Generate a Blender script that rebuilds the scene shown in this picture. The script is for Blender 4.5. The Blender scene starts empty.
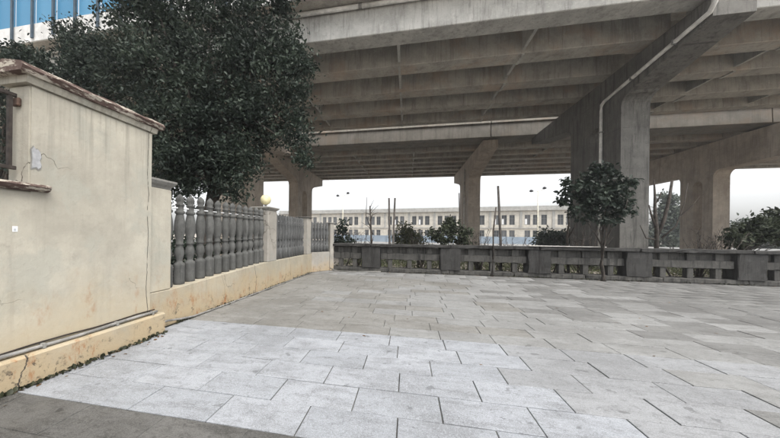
import bpy, bmesh, math, random
import numpy as np
from mathutils import Vector, Matrix
random.seed(7); RNG = np.random.default_rng(7)
R = math.radians
sc = bpy.context.scene
col = sc.collection

# ------------------------------------------------------------------ camera
FPX, CX, CY, EYE, ROLL, TH = 295.0, 347.02, 235.27, 1.25, 0.012, R(11.68)
cd = bpy.data.cameras.new('camera'); cam = bpy.data.objects.new('camera', cd); col.objects.link(cam)
cd.sensor_width = 36; cd.lens = FPX / 780 * 36
cd.shift_x = (390 - CX) / 780; cd.shift_y = (CY - 219) / 780
cd.clip_start = 0.05; cd.clip_end = 3000
cam.matrix_world = Matrix.Translation((0, 0, EYE)) @ Matrix.Rotation(TH, 4, 'Z') @ Matrix.Rotation(R(90), 4, 'X') @ Matrix.Rotation(ROLL, 4, 'Z')
sc.camera = cam

# ------------------------------------------------------------------ light
w = bpy.data.worlds.new('World'); sc.world = w; w.use_nodes = True
nt = w.node_tree; nt.nodes.clear()
sky = nt.nodes.new('ShaderNodeTexSky'); sky.sky_type = 'NISHITA'; sky.sun_disc = False
SUN_EL, SUN_AZ = 56, 128            # azimuth clockwise from +Y
sky.sun_elevation = R(SUN_EL); sky.sun_rotation = R(SUN_AZ)
sky.dust_density = 4.0; sky.air_density = 1.0; sky.ozone_density = 1.0
hs = nt.nodes.new('ShaderNodeHueSaturation'); hs.inputs['Saturation'].default_value = 0.13
bg = nt.nodes.new('ShaderNodeBackground'); bg.inputs[1].default_value = 0.15
out = nt.nodes.new('ShaderNodeOutputWorld')
nt.links.new(sky.outputs[0], hs.inputs['Color']); nt.links.new(hs.outputs[0], bg.inputs[0]); nt.links.new(bg.outputs[0], out.inputs[0])
sd = bpy.data.lights.new('sun', 'SUN'); sd.energy = 0.8; sd.angle = R(25); sd.color = (1.0, 0.93, 0.82)
so = bpy.data.objects.new('sun', sd); col.objects.link(so)
so.rotation_euler = (R(90 - SUN_EL), 0, R(180 - SUN_AZ))
sc.view_settings.view_transform = 'Standard'; sc.view_settings.look = 'None'
sc.view_settings.gamma = 1; sc.view_settings.exposure = 1.3; sc.view_settings.use_curve_mapping = False
sc.render.engine = 'CYCLES'

# ------------------------------------------------------------------ pixel -> place (photo pixels, 780 wide)
def ray(x, y):
    c, s = math.cos(ROLL), math.sin(ROLL); dx, dy = x - CX, y - CY
    u, v = (c * dx + s * dy) / FPX, (s * dx - c * dy) / FPX
    return Vector((u * math.cos(TH) - math.sin(TH), math.cos(TH) + u * math.sin(TH), v))
def on_z(x, y, z=0.0):
    r = ray(x, y); return Vector((0, 0, EYE)) + r * ((z - EYE) / r.z)
def on_y(x, y, Y):
    r = ray(x, y); return Vector((0, 0, EYE)) + r * (Y / r.y)
def on_x(x, y, X):
    r = ray(x, y); return Vector((0, 0, EYE)) + r * (X / r.x)

# ------------------------------------------------------------------ materials
def srgb(r, g, b):
    f = lambda c: (c / 255 / 12.92) if c <= 10 else ((c / 255 + .055) / 1.055) ** 2.4
    return (f(r), f(g), f(b), 1)
class NT:
    def __init__(s, name):
        s.m = bpy.data.materials.new(name); s.m.use_nodes = True; s.t = s.m.node_tree
        s.b = s.t.nodes['Principled BSDF']; s.out = s.t.nodes['Material Output']
        s._pos = None
    def n(s, ty, **kw):
        o = s.t.nodes.new(ty)
        for k, v in kw.items():
            if k.startswith('i_'): o.inputs[k[2:].replace('_', ' ')].default_value = v
            else: setattr(o, k, v)
        return o
    def l(s, a, b): s.t.links.new(a, b)
    def pos(s, scale=(1, 1, 1), off=(0, 0, 0)):
        if s._pos is None: s._pos = s.n('ShaderNodeNewGeometry')
        m = s.n('ShaderNodeMapping'); m.inputs['Scale'].default_value = scale; m.inputs['Location'].default_value = off
        s.l(s._pos.outputs['Position'], m.inputs['Vector']); return m.outputs[0]
    def noise(s, scale, detail=6, rough=.6, stretch=(1, 1, 1), off=(0, 0, 0)):
        o = s.n('ShaderNodeTexNoise', i_Scale=scale, i_Detail=detail, i_Roughness=rough)
        s.l(s.pos(stretch, off), o.inputs['Vector']); return o.outputs['Fac']
    def ramp(s, fac, a, b, ca=0.0, cb=1.0):
        o = s.n('ShaderNodeMapRange', interpolation_type='SMOOTHSTEP')
        s.l(fac, o.inputs[0]); o.inputs[1].default_value = a; o.inputs[2].default_value = b
        o.inputs[3].default_value = ca; o.inputs[4].default_value = cb; return o.outputs[0]
    def math(s, op, a, b=None):
        o = s.n('ShaderNodeMath', operation=op)
        for i, v in enumerate((a, b)):
            if v is None: continue
            if isinstance(v, (int, float)): o.inputs[i].default_value = v
            else: s.l(v, o.inputs[i])
        return o.outputs[0]
    def mix(s, fac, a, b, mode='MIX'):
        o = s.n('ShaderNodeMix', data_type='RGBA', blend_type=mode)
        for sock, v in ((o.inputs[0], fac), (o.inputs[6], a), (o.inputs[7], b)):
            if isinstance(v, (int, float)): sock.default_value = v
            elif isinstance(v, tuple): sock.default_value = v
            else: s.l(v, sock)
        return o.outputs[2]
    def col(s, c): s.l(c, s.b.inputs['Base Color']) if not isinstance(c, tuple) else setattr(s.b.inputs['Base Color'], 'default_value', c)
    def bump(s, h, strength=.3, dist=.01):
        o = s.n('ShaderNodeBump', i_Strength=strength, i_Distance=dist); s.l(h, o.inputs['Height']); s.l(o.outputs[0], s.b.inputs['Normal'])
    def sep(s):
        o = s.n('ShaderNodeSeparateXYZ'); s.l(s.pos(), o.inputs[0]); return o.outputs
    def rnd(s):
        i = s.n('ShaderNodeObjectInfo'); g = s.n('ShaderNodeNewGeometry')
        return s.math('FRACT', s.math('ADD', i.outputs['Random'], g.outputs['Random Per Island']))
    def rough(s, v):
        if isinstance(v, (int, float)): s.b.inputs['Roughness'].default_value = v
        else: s.l(v, s.b.inputs['Roughness'])

def plain(name, c, rough=.7, metal=0, var=.25, scale=4):
    m = NT(name); n = m.noise(scale); dark = tuple(x * (1 - var) for x in c[:3]) + (1,); lite = tuple(min(1, x * (1 + var)) for x in c[:3]) + (1,)
    m.col(m.mix(m.ramp(n, .3, .7), dark, lite)); m.rough(rough); m.b.inputs['Metallic'].default_value = metal
    return m.m
def concrete(name, c, stain, streak=.6, rusty=None, bump=.25, fine=1.0, form=None, patch=.25, rnd=0):
    m = NT(name); k = lambda f: tuple(min(1, x * f) for x in c[:3]) + (1,)
    base = m.mix(m.ramp(m.noise(1.3 * fine, 9, .68), .32, .68), k(.72), k(1.05))
    base = m.mix(m.math('MULTIPLY', m.ramp(m.noise(26, 4, .7), .45, .75), .3), base, k(1.3))
    base = m.mix(m.math('MULTIPLY', m.ramp(m.noise(3.4 * fine, 8, .75, off=(6, 2, 9)), .54, .64), patch), base, k(1.45))
    st = m.math('MULTIPLY', m.ramp(m.noise(2.2 * fine, 7, .72, (1.6, 1.6, .14)), .49, .66), streak)
    base = m.mix(st, base, stain)
    st = m.math('MULTIPLY', m.ramp(m.noise(7 * fine, 5, .7, (1.6, 1.6, .09), (3, 8, 1)), .53, .66), streak * .8)
    base = m.mix(st, base, stain)
    base = m.mix(m.math('MULTIPLY', m.ramp(m.noise(5.5 * fine, 8, .8, off=(2, 5, 5)), .56, .66), streak * .7), base, stain)
    if rusty: base = m.mix(m.math('MULTIPLY', m.ramp(m.noise(.55, 6, .7, off=(5, 3, 2)), .48, .68), .6), base, rusty)
    for ax, pitch, amt in (form or ()):
        d = m.math('ABSOLUTE', m.math('SUBTRACT', m.math('FRACT', m.math('MULTIPLY', m.sep()[ax], 1 / pitch)), .5))
        base = m.mix(m.math('MULTIPLY', m.ramp(d, .010 / pitch, .003 / pitch), m.math('MULTIPLY', m.ramp(m.noise(3, 3), .35, .6), amt)), base, stain)
    if rnd: base = m.mix(m.math('MULTIPLY', m.rnd(), rnd), base, stain)
    m.col(base); m.rough(.9); m.bump(m.noise(40, 5, .7), bump, .006)
    return m.m
M = {}
M['deck'] = concrete('viaduct_concrete', (.40, .38, .34, 1), (.19, .175, .155, 1), .6, (.40, .30, .225, 1), form=((0, 2.05, .6),))
M['boxbeam'] = concrete('box_beam_concrete', (.235, .222, .2, 1), (.13, .12, .105, 1), .6, (.23, .185, .145, 1), form=((0, 4.1, .6),))
M['fascia'] = concrete('fascia_concrete', (.44, .435, .41, 1), (.16, .155, .14, 1), .55, form=((0, 4.1, .8),))
M['pier'] = concrete('pier_concrete', (.155, .15, .138, 1), (.06, .058, .053, 1), .85, form=((2, 1.55, .8),), fine=1.3)
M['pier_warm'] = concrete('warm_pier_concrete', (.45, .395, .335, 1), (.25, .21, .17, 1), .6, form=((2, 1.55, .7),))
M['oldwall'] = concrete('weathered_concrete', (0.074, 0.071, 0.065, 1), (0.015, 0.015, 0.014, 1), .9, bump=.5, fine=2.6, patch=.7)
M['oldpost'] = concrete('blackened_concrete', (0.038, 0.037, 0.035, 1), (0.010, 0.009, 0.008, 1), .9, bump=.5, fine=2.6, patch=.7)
M['baluster'] = concrete('grey_cast_stone', (.10, .101, .097, 1), (.035, .036, .033, 1), .75, bump=.3, fine=5.0, patch=.5, rnd=.45)
M['baluster2'] = concrete('blue_grey_cast_stone', (.115, .118, .118, 1), (.045, .045, .045, 1), .7, bump=.3, fine=5.0, patch=.5, rnd=.45)

def plaster(name, c, stain_low, zlow, crack_y=None, dirt=1.0, crack=1.0):
    m = NT(name); z = m.sep(); k = lambda f: tuple(x * f for x in c[:3]) + (1,)
    base = m.mix(m.ramp(m.noise(.9, 9, .68), .3, .7), k(.72), k(1.08))
    base = m.mix(m.math('MULTIPLY', m.ramp(m.noise(2.6, 8, .7, off=(3, 1, 0)), .48, .6), .7), base, (c[0] * .80, c[1] * .84, c[2] * .86, 1))
    base = m.mix(m.math('MULTIPLY', m.ramp(m.noise(6.5, 8, .75, off=(8, 1, 4)), .55, .68), .45), base, k(.66))
    base = m.mix(m.math('MULTIPLY', m.ramp(m.noise(3.5, 6, .7, (2.4, 2.4, .22)), .5, .72), .45 * dirt), base, k(.6))
    base = m.mix(m.math('MULTIPLY', m.ramp(m.noise(38, 4, .7), .56, .7), .22), base, k(.5))
    rs = m.math('MULTIPLY', m.ramp(m.noise(9, 5, .65, (2, 2, .07), (2, 3, 7)), .47, .64), m.ramp(m.math('ADD', z[2], m.math('MULTIPLY', m.noise(3, 4, .6, (2, 2, .1)), .9)), 1.9, 3.0, 0, .55 * dirt))
    base = m.mix(rs, base, k(.5))
    zz = m.math('ADD', z[2], m.math('MULTIPLY', m.math('SUBTRACT', m.noise(2.4, 7, .65), .5), 1.1))
    base = m.mix(m.ramp(zz, zlow, 0.0), base, stain_low)
    rst = m.math('MULTIPLY', m.ramp(m.noise(5, 8, .75, (1, 1, .45), (9, 2, 0)), .53, .66), m.ramp(zz, zlow, .05, 0, .8 * dirt))
    base = m.mix(rst, base, (.27, .125, .05, 1))
    grm = m.math('MULTIPLY', m.ramp(m.noise(9, 8, .8, off=(1, 7, 2)), .54, .62), m.ramp(zz, .32, -.05))
    base = m.mix(grm, base, (.07, .058, .045, 1))
    # hairline crack network where the render has blown
    dn = m.n('ShaderNodeTexNoise', i_Scale=3.5, i_Detail=6.0); m.l(m.pos(), dn.inputs['Vector'])
    vm = m.n('ShaderNodeVectorMath', operation='MULTIPLY_ADD'); m.l(dn.outputs['Color'], vm.inputs[0]); vm.inputs[1].default_value = (.5, .5, .5); m.l(m.pos((1, 1, .8)), vm.inputs[2])
    vo = m.n('ShaderNodeTexVoronoi', feature='DISTANCE_TO_EDGE', i_Scale=1.1); m.l(vm.outputs[0], vo.inputs['Vector'])
    ck = m.math('MULTIPLY', m.ramp(vo.outputs['Distance'], .006, .0015), m.ramp(m.noise(.8, 3, .5, off=(4, 6, 1)), .5, .6, 0, crack))
    base = m.mix(ck, base, (.09, .075, .06, 1))
    for cy, amp, wd in (crack_y or ()):
        d = m.math('ABSOLUTE', m.math('ADD', m.math('SUBTRACT', z[1], cy), m.math('MULTIPLY', m.math('SUBTRACT', m.noise(2.2, 5, .5, (.15, 0, 1)), .5), amp)))
        base = m.mix(m.math('MULTIPLY', m.ramp(d, wd, wd * .4), m.ramp(m.noise(6, 4, .6, off=(2, 9, 3)), .36, .46)), base, (.05, .042, .034, 1))
    m.col(base); m.rough(.92)
    hgt = m.math('ADD', m.noise(11, 9, .72), m.math('MULTIPLY', m.math('ADD', ck, grm), -.6))
    m.bump(hgt, .55, .012)
    return m.m
M['plaster'] = plaster('cream_plaster', (.405, .38, .318, 1), (.385, .325, .225, 1), 1.0, ((3.0, .12, .006),))
M['plinth'] = plaster('ochre_plaster', (.35, .315, .245, 1), (.35, .28, .18, 1), .6, ((5.72, .3, .008), (1.75, .5, .008), (1.52, .5, .02), (7.6, .3, .007), (4.6, .4, .003)), 1.15)
M['whitepost'] = plaster('pale_post_plaster', (.33, .31, .275, 1), (.33, .265, .18, 1), .45)
m = NT('peeling_coping'); n = m.noise(9, 8, .75, (1, .6, 3))
c = m.mix(m.ramp(n, .515, .545), (.07, .042, .034, 1), (.34, .31, .26, 1)); c = m.mix(m.math('MULTIPLY', m.ramp(m.noise(30, 4), .5, .7), .4), c, (.16, .13, .11, 1))
m.col(c); m.rough(.85); m.bump(n, .5, .01); M['coping'] = m.m
M['cap_grey'] = concrete('grey_cap_concrete', (.22, .215, .20, 1), (.10, .10, .09, 1), .7)

def granite(name, a, b, dirt, speck, dirty=1.0):
    m = NT(name); r = m.rnd()
    base = m.mix(r, a, b)
    base = m.mix(m.math('MULTIPLY', m.ramp(m.noise(.7, 9, .7), .44, .62), .75 * dirty), base, dirt)
    base = m.mix(m.math('MULTIPLY', m.ramp(m.noise(3.2, 8, .72, (.7, 2.4, 1), (4, 2, 0)), .46, .66), .75 * dirty), base, dirt)
    base = m.mix(m.math('MULTIPLY', m.ramp(m.noise(13, 7, .75, off=(7, 2, 0)), .5, .66), .6), base, tuple(x * .8 for x in dirt[:3]) + (1,))
    base = m.mix(m.math('MULTIPLY', m.ramp(m.noise(55, 3, .7, off=(1, 2, 0)), .5, .62), speck), base, tuple(min(1, x * 1.35) for x in b[:3]) + (1,))
    base = m.mix(m.math('MULTIPLY', m.ramp(m.noise(170, 2, .6), .45, .62), speck), base, tuple(min(1, x * 1.6) for x in b[:3]) + (1,))
    base = m.mix(m.math('MULTIPLY', m.ramp(m.noise(120, 2, .6, off=(2, 2, 2)), .54, .66), .4), base, tuple(x * .45 for x in dirt[:3]) + (1,))
    sp = m.ramp(m.noise(7, 3, .5, off=(3, 3, 3)), .66, .70)                  # old spots and gum
    base = m.mix(m.math('MULTIPLY', sp, .5), base, tuple(x * .5 for x in dirt[:3]) + (1,))
    m.col(base); m.rough(m.ramp(m.noise(3, 5), .3, .7, .55, .85)); m.bump(m.noise(60, 4, .65), .6, .005)
    m.b.inputs['Specular IOR Level'].default_value = .3
    return m.m
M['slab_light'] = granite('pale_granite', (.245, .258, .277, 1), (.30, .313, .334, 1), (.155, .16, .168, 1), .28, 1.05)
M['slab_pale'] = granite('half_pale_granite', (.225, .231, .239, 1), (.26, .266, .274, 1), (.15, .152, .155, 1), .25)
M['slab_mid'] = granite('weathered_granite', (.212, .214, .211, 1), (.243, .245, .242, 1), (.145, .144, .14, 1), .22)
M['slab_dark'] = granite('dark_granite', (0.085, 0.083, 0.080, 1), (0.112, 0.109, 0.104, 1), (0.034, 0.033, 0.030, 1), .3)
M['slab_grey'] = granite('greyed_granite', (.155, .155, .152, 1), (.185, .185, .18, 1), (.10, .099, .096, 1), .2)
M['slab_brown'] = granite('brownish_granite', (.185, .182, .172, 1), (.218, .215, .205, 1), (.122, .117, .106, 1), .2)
M['joint'] = plain('joint_dirt', (.07, .07, .066, 1), .95, 0, .6, 9)
M['dirt'] = plain('dry_soil', (.33, .295, .25, 1), .95, 0, .4, 1.5)
M['asphalt'] = plain('asphalt', (.20, .20, .195, 1), .9, 0, .25, 3)
M['bark'] = plain('bark', (.05, .042, .035, 1), .9, 0, .5, 14)
M['bark_pale'] = plain('pale_bark', (.20, .175, .15, 1), .9, 0, .4, 14)
M['stake'] = plain('weathered_pole', (.07, .062, .055, 1), .85, 0, .4, 10)
M['white_pipe'] = plain('white_pipe_plastic', (.60, .59, .56, 1), .5, 0, .2, 5)
M['grey_pipe'] = plain('grey_pipe_plastic', (.20, .195, .185, 1), .5, 0, .4, 6)
M['rod'] = plain('galvanised_rod', (.60, .61, .62, 1), .45, .3, .15, 20)
M['iron'] = plain('rusty_black_iron', (.035, .028, .024, 1), .7, .3, .5, 20)
M['rust'] = plain('rust', (.07, .042, .03, 1), .9, 0, .4, 20)
M['globe'] = plain('opal_globe', (.60, .545, .33, 1), .6, 0, .12, 14)
M['board'] = plain('pale_board', (.52, .50, .46, 1), .6, 0, .15, 5)
M['bldg'] = concrete('pale_facade', (.52, .49, .43, 1), (.34, .33, .30, 1), .4)
M['cornice'] = concrete('cornice_render', (.37, .365, .345, 1), (.22, .22, .21, 1), .5)
M['winframe'] = plain('window_frame_grey', (.17, .17, .165, 1), .5)
m = NT('window_glass'); m.col(m.mix(m.ramp(m.rnd(), .55, .62), (.05, .055, .06, 1), (.10, .105, .11, 1))); m.rough(.08); M['pane'] = m.m
M['hoard'] = plain('blue_hoarding_sheet', (.235, .29, .35, 1), .5, 0, .15, .5)
M['hoardpost'] = plain('hoarding_post', (.20, .235, .28, 1), .5)
M['lamp_pole'] = plain('pale_lamp_pole', (.66, .62, .50, 1), .4)
M['lamp_head'] = plain('dark_lamp_head', (.03, .03, .032, 1), .4)
m = NT('blue_barrier_sheet'); bc = m.mix(m.rnd(), (.13, .36, .55, 1), (.18, .43, .62, 1)); m.col(bc); m.rough(.25)
_t = m.n('ShaderNodeBsdfTranslucent'); m.l(bc, _t.inputs[0]); _x = m.n('ShaderNodeMixShader'); _x.inputs[0].default_value = .5
m.l(m.b.outputs[0], _x.inputs[1]); m.l(_t.outputs[0], _x.inputs[2]); m.l(_x.outputs[0], m.out.inputs[0]); M['bluepanel'] = m.m
M['edgeband'] = concrete('painted_edge_band', (.62, .62, .61, 1), (.35, .35, .34, 1), .3)
M['mullion'] = plain('dark_mullion', (.03, .05, .07, 1), .4)
M['cladding'] = plain('white_cladding', (.68, .69, .71, 1), .5, 0, .06, .3)
M['cladding_grey'] = plain('grey_cladding', (.40, .42, .44, 1), .5, 0, .1, .4)
M['plaster_patch'] = plain('fresh_filler', (.33, .335, .345, 1), .9, 0, .2, 20)
M['sticker'] = plain('white_sticker', (.75, .76, .78, 1), .5, 0, .05)

def leafmat(name, a, b, tr=.25):
    m = NT(name); g = m.n('ShaderNodeNewGeometry')
    c = m.mix(g.outputs['Random Per Island'], a, b)
    c = m.mix(m.ramp(m.noise(1.5, 4), .38, .6, 0, .75), c, tuple(x * .5 for x in a[:3]) + (1,))
    c = m.mix(m.ramp(m.noise(2.3, 4, off=(5, 5, 5)), .55, .7, 0, .5), c, tuple(x * 1.7 for x in b[:3]) + (1,))
    m.col(c); m.rough(.5); m.b.inputs['Specular IOR Level'].default_value = .22
    t = m.n('ShaderNodeBsdfTranslucent'); m.l(c, t.inputs[0])
    mx = m.n('ShaderNodeMixShader'); mx.inputs[0].default_value = tr
    m.l(m.b.outputs[0], mx.inputs[1]); m.l(t.outputs[0], mx.inputs[2]); m.l(mx.outputs[0], m.out.inputs[0])
    return m.m
M['leaf_dark'] = leafmat('dark_evergreen_leaf', (.022, .034, .027, 1), (.055, .072, .052, 1))
M['leaf_mid'] = leafmat('dusty_shrub_leaf', (.045, .058, .036, 1), (.10, .115, .075, 1))
M['leaf_pale'] = leafmat('pale_bush_leaf', (.12, .14, .075, 1), (.20, .21, .12, 1))
M['leaf_far'] = leafmat('far_tree_leaf', (.07, .09, .07, 1), (.13, .15, .115, 1))
M['leaf_dry'] = leafmat('dry_leaf', (.12, .065, .03, 1), (.22, .13, .06, 1), .1)
M['moss'] = leafmat('dark_moss', (.03, .035, .02, 1), (.07, .07, .04, 1), .1)

# ------------------------------------------------------------------ object helpers
def tag(o, label=None, cat=None, group=None, kind=None):
    for k, v in (('label', label), ('category', cat), ('group', group), ('kind', kind)):
        if v: o[k] = v
    return o
def thing(name, base, label, cat, group=None):
    o = bpy.data.objects.new(name, None); col.objects.link(o); o.location = base; o.empty_display_size = .2
    return tag(o, label, cat, group)
def link(name, me, mat, parent=None, loc=None):
    """mesh in world coordinates (loc None) or around its own origin placed at world loc"""
    o = bpy.data.objects.new(name, me); col.objects.link(o)
    if mat is not None and not me.materials: me.materials.append(mat)
    par = Vector((0, 0, 0)); p = parent
    while p is not None: par += p.location; p = p.parent
    if parent is not None: o.parent = parent
    o.location = (Vector(loc) if loc is not None else Vector((0, 0, 0))) - par
    return o
def mesh_of(bm, name='m', smooth=False):
    me = bpy.data.meshes.new(name); bm.normal_update(); bm.to_mesh(me); bm.free()
    if smooth:
        for p in me.polygons: p.use_smooth = True
    return me
def recentre(me, c):
    me.transform(Matrix.Translation(-Vector(c)))
def box(bm, x0, x1, y0, y1, z0, z1, bev=0):
    vs = [bm.verts.new(p) for p in ((x0, y0, z0), (x1, y0, z0), (x1, y1, z0), (x0, y1, z0), (x0, y0, z1), (x1, y0, z1), (x1, y1, z1), (x0, y1, z1))]
    fs = [bm.faces.new([vs[i] for i in f]) for f in ((3, 2, 1, 0), (4, 5, 6, 7), (0, 1, 5, 4), (1, 2, 6, 5), (2, 3, 7, 6), (3, 0, 4, 7))]
    if bev:
        es = list({e for f in fs for e in f.edges}); bmesh.ops.bevel(bm, geom=es, offset=bev, segments=1, affect='EDGES')
def boxo(name, mat, parent, x0, x1, y0, y1, z0, z1, bev=.008):
    bm = bmesh.new(); box(bm, x0, x1, y0, y1, z0, z1, bev)
    return link(name, mesh_of(bm, name), mat, parent)
def rough_boxo(name, mat, parent, x0, x1, y0, y1, z0, z1, amp=.008, cell=.12):
    bm = bmesh.new(); box(bm, x0, x1, y0, y1, z0, z1, .014)
    for _ in range(4):
        es = [e for e in bm.edges if e.calc_length() > cell * 1.8]
        if not es: break
        bmesh.ops.subdivide_edges(bm, edges=es, cuts=1, use_grid_fill=True)
    for v in bm.verts: v.co += Vector((random.gauss(0, amp), random.gauss(0, amp), random.gauss(0, amp * .8)))
    return link(name, mesh_of(bm), mat, parent)
def prism(bm, poly, axis, a, b):
    """poly of 2D points extruded between a and b along 'X' (poly=(y,z)) or 'Y' (poly=(x,z))"""
    f = (lambda p, t: (t, p[0], p[1])) if axis == 'X' else (lambda p, t: (p[0], t, p[1]))
    A = [bm.verts.new(f(p, a)) for p in poly]; B = [bm.verts.new(f(p, b)) for p in poly]; n = len(poly)
    bm.faces.new(A); bm.faces.new(B[::-1])
    for i in range(n): bm.faces.new((A[i], B[i], B[(i + 1) % n], A[(i + 1) % n]))
    bmesh.ops.recalc_face_normals(bm, faces=bm.faces)
def tube(bm, pts, radii, seg=8, cap=True):
    rings = []; up = Vector((0, 0, 1))
    for i, p in enumerate(pts):
        p = Vector(p); d = (Vector(pts[min(i + 1, len(pts) - 1)]) - Vector(pts[max(i - 1, 0)])).normalized()
        a = d.cross(up); a = a.normalized() if a.length > .05 else d.cross(Vector((1, 0, 0))).normalized(); b = a.cross(d)
        r = radii[i] if hasattr(radii, '__len__') else radii
        rings.append([bm.verts.new(p + a * r * math.cos(t) + b * r * math.sin(t)) for t in (2 * math.pi * k / seg for k in range(seg))])
    for i in range(len(rings) - 1):
        for k in range(seg): bm.faces.new((rings[i][k], rings[i][(k + 1) % seg], rings[i + 1][(k + 1) % seg], rings[i + 1][k]))
    if cap: bm.faces.new(rings[0][::-1]); bm.faces.new(rings[-1])
def tubeo(name, mat, parent, pts, r, seg=8):
    bm = bmesh.new(); tube(bm, pts, r, seg); bmesh.ops.recalc_face_normals(bm, faces=bm.faces)
    return link(name, mesh_of(bm, name, True), mat, parent)
def lathe_mesh(profile, seg=12, name='lathe'):
    bm = bmesh.new(); rings = []
    for r, z in profile: rings.append([bm.verts.new((max(r, .001) * math.cos(2 * math.pi * k / seg), max(r, .001) * math.sin(2 * math.pi * k / seg), z)) for k in range(seg)])
    for i in range(len(rings) - 1):
        for k in range(seg): bm.faces.new((rings[i][k], rings[i][(k + 1) % seg], rings[i + 1][(k + 1) % seg], rings[i + 1][k]))
    bm.faces.new(rings[0][::-1]); bm.faces.new(rings[-1])
    me = mesh_of(bm, name, True)
    return me
def np_mesh(name, V, F):
    me = bpy.data.meshes.new(name); V = np.asarray(V, np.float32); F = np.asarray(F, np.int32); k = F.shape[1]
    me.vertices.add(len(V)); me.vertices.foreach_set('co', V.ravel())
    me.loops.add(F.size); me.loops.foreach_set('vertex_index', F.ravel())
    me.polygons.add(len(F)); me.polygons.foreach_set('loop_start', np.arange(0, F.size, k, dtype=np.int32)); me.polygons.foreach_set('loop_total', np.full(len(F), k, np.int32))
    me.update(calc_edges=True); return me
def leaves_mesh(name, C, size, droop=.0, outward=None, aspect=.45):
    """a folded pointed leaf (two quads) at every centre of C"""
    n = len(C); C = np.asarray(C, float)
    d = RNG.normal(size=(n, 3)); d[:, 2] -= droop
    if outward is not None: d += outward * .9
    d /= np.linalg.norm(d, axis=1)[:, None]
    u = RNG.normal(size=(n, 3)); u[:, 2] += .8; a = np.cross(d, u); a /= np.linalg.norm(a, axis=1)[:, None] + 1e-9; nn = np.cross(a, d)
    s = (size * RNG.uniform(.65, 1.3, n))[:, None]
    p0 = C - d * s * .5; p3 = C + d * s * .5; fold = nn * s * .10
    l1 = C - d * s * .12 + a * s * aspect * .5 + fold; r1 = C - d * s * .12 - a * s * aspect * .5 + fold
    l2 = C + d * s * .2 + a * s * aspect * .42 + fold; r2 = C + d * s * .2 - a * s * aspect * .42 + fold
    V = np.stack([p0, l1, l2, p3, r2, r1], 1).reshape(-1, 3)
    i = np.arange(n)[:, None] * 6
    F = np.concatenate([i + np.array([[0, 1, 2, 3]]), i + np.array([[0, 3, 4, 5]])], 0)
    return np_mesh(name, V, F)
def clump_points(blobs, nsub, subr, nleaf, shell=.55, flat=.8):
    """leaf centres in small clumps spread through ellipsoids: blobs = [(centre, (rx,ry,rz), weight)]"""
    P, O, S = [], [], []
    for c, rad, wgt in blobs:
        c = np.array(c, float); rad = np.array(rad, float) * np.ones(3); k = max(2, int(nsub * wgt))
        v = RNG.normal(size=(k, 3)); v /= np.linalg.norm(v, axis=1)[:, None]
        q = c + v * rad * (RNG.uniform(shell ** 3, 1, k) ** (1 / 3))[:, None]; S.append(q)
        for p in q:
            m = max(4, int(nleaf * RNG.uniform(.5, 1.4))); sr = subr * RNG.uniform(.6, 1.35)
            e = RNG.normal(size=(m, 3)) * .5 * sr; e[:, 2] *= flat
            P.append(p + e); o = (p - c) / rad; O.append(np.repeat((o / (np.linalg.norm(o) + 1e-6))[None], m, 0))
    return np.concatenate(P), np.concatenate(O), np.concatenate(S)
def branchy(bm, base, top, r0, ends, seg=8, wob=.06):
    """tapered trunk with limbs to the given end points"""
    base, top = Vector(base), Vector(top); n = 7
    pts = [base.lerp(top, i / (n - 1)) + Vector((random.uniform(-wob, wob), random.uniform(-wob, wob), 0)) * (0 if i == 0 else 1) for i in range(n)]
    tube(bm, pts, [r0 * (1.35 if i == 0 else 1 - .6 * i / (n - 1)) for i in range(n)], seg)
    for e in ends:
        e = Vector(e); t = random.uniform(.35, 1.0); i = t * (n - 1); a = pts[int(i)].lerp(pts[min(int(i) + 1, n - 1)], i - int(i))
        L = (e - a).length; r = max(.006, r0 * (1 - .6 * t) * .6)
        mid = [a.lerp(e, s) + Vector((random.uniform(-1, 1), random.uniform(-1, 1), random.uniform(0, 1))) * L * .07 for s in (.33, .66)]
        tube(bm, [a, mid[0], mid[1], e], [r, r * .75, r * .5, r * .25], 6)
def tree(name, label, cat, base, trunk_top, r0, blobs, nsub, subr, nleaf, leaf, mat, bark='bark', group=None, shell=.55, nlimb=24, aspect=.45, droop=.0, crown='crown'):
    t = thing(name, base, label, cat, group)
    P, O, S = clump_points(blobs, nsub, subr, nleaf, shell)
    P[:, 2] = np.maximum(P[:, 2], .05)
    bm = bmesh.new(); pick = S[RNG.permutation(len(S))[:nlimb]]
    cc = np.mean([np.array(b_[0]) for b_ in blobs], 0); pick = pick * .8 + cc * .2; branchy(bm, base, trunk_top, r0, pick); bmesh.ops.recalc_face_normals(bm, faces=bm.faces)
    link('trunk', mesh_of(bm, 'trunk', True), M[bark], t)
    link(crown, leaves_mesh(crown, P, leaf, droop, O, aspect), M[mat], t)
    return t

# ================================================================== THE SETTING
bm = bmesh.new(); vs = [bm.verts.new(p) for p in ((-900, -300, -.06), (900, -300, -.06), (900, 1500, -.06), (-900, 1500, -.06))]; bm.faces.new(vs)
tag(link('ground', mesh_of(bm, 'ground'), M['dirt']), kind='structure')
boxo('road', M['asphalt'], None, -300, 300, 38, 56, -.055, -.02, 0)['kind'] = 'structure'

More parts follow.
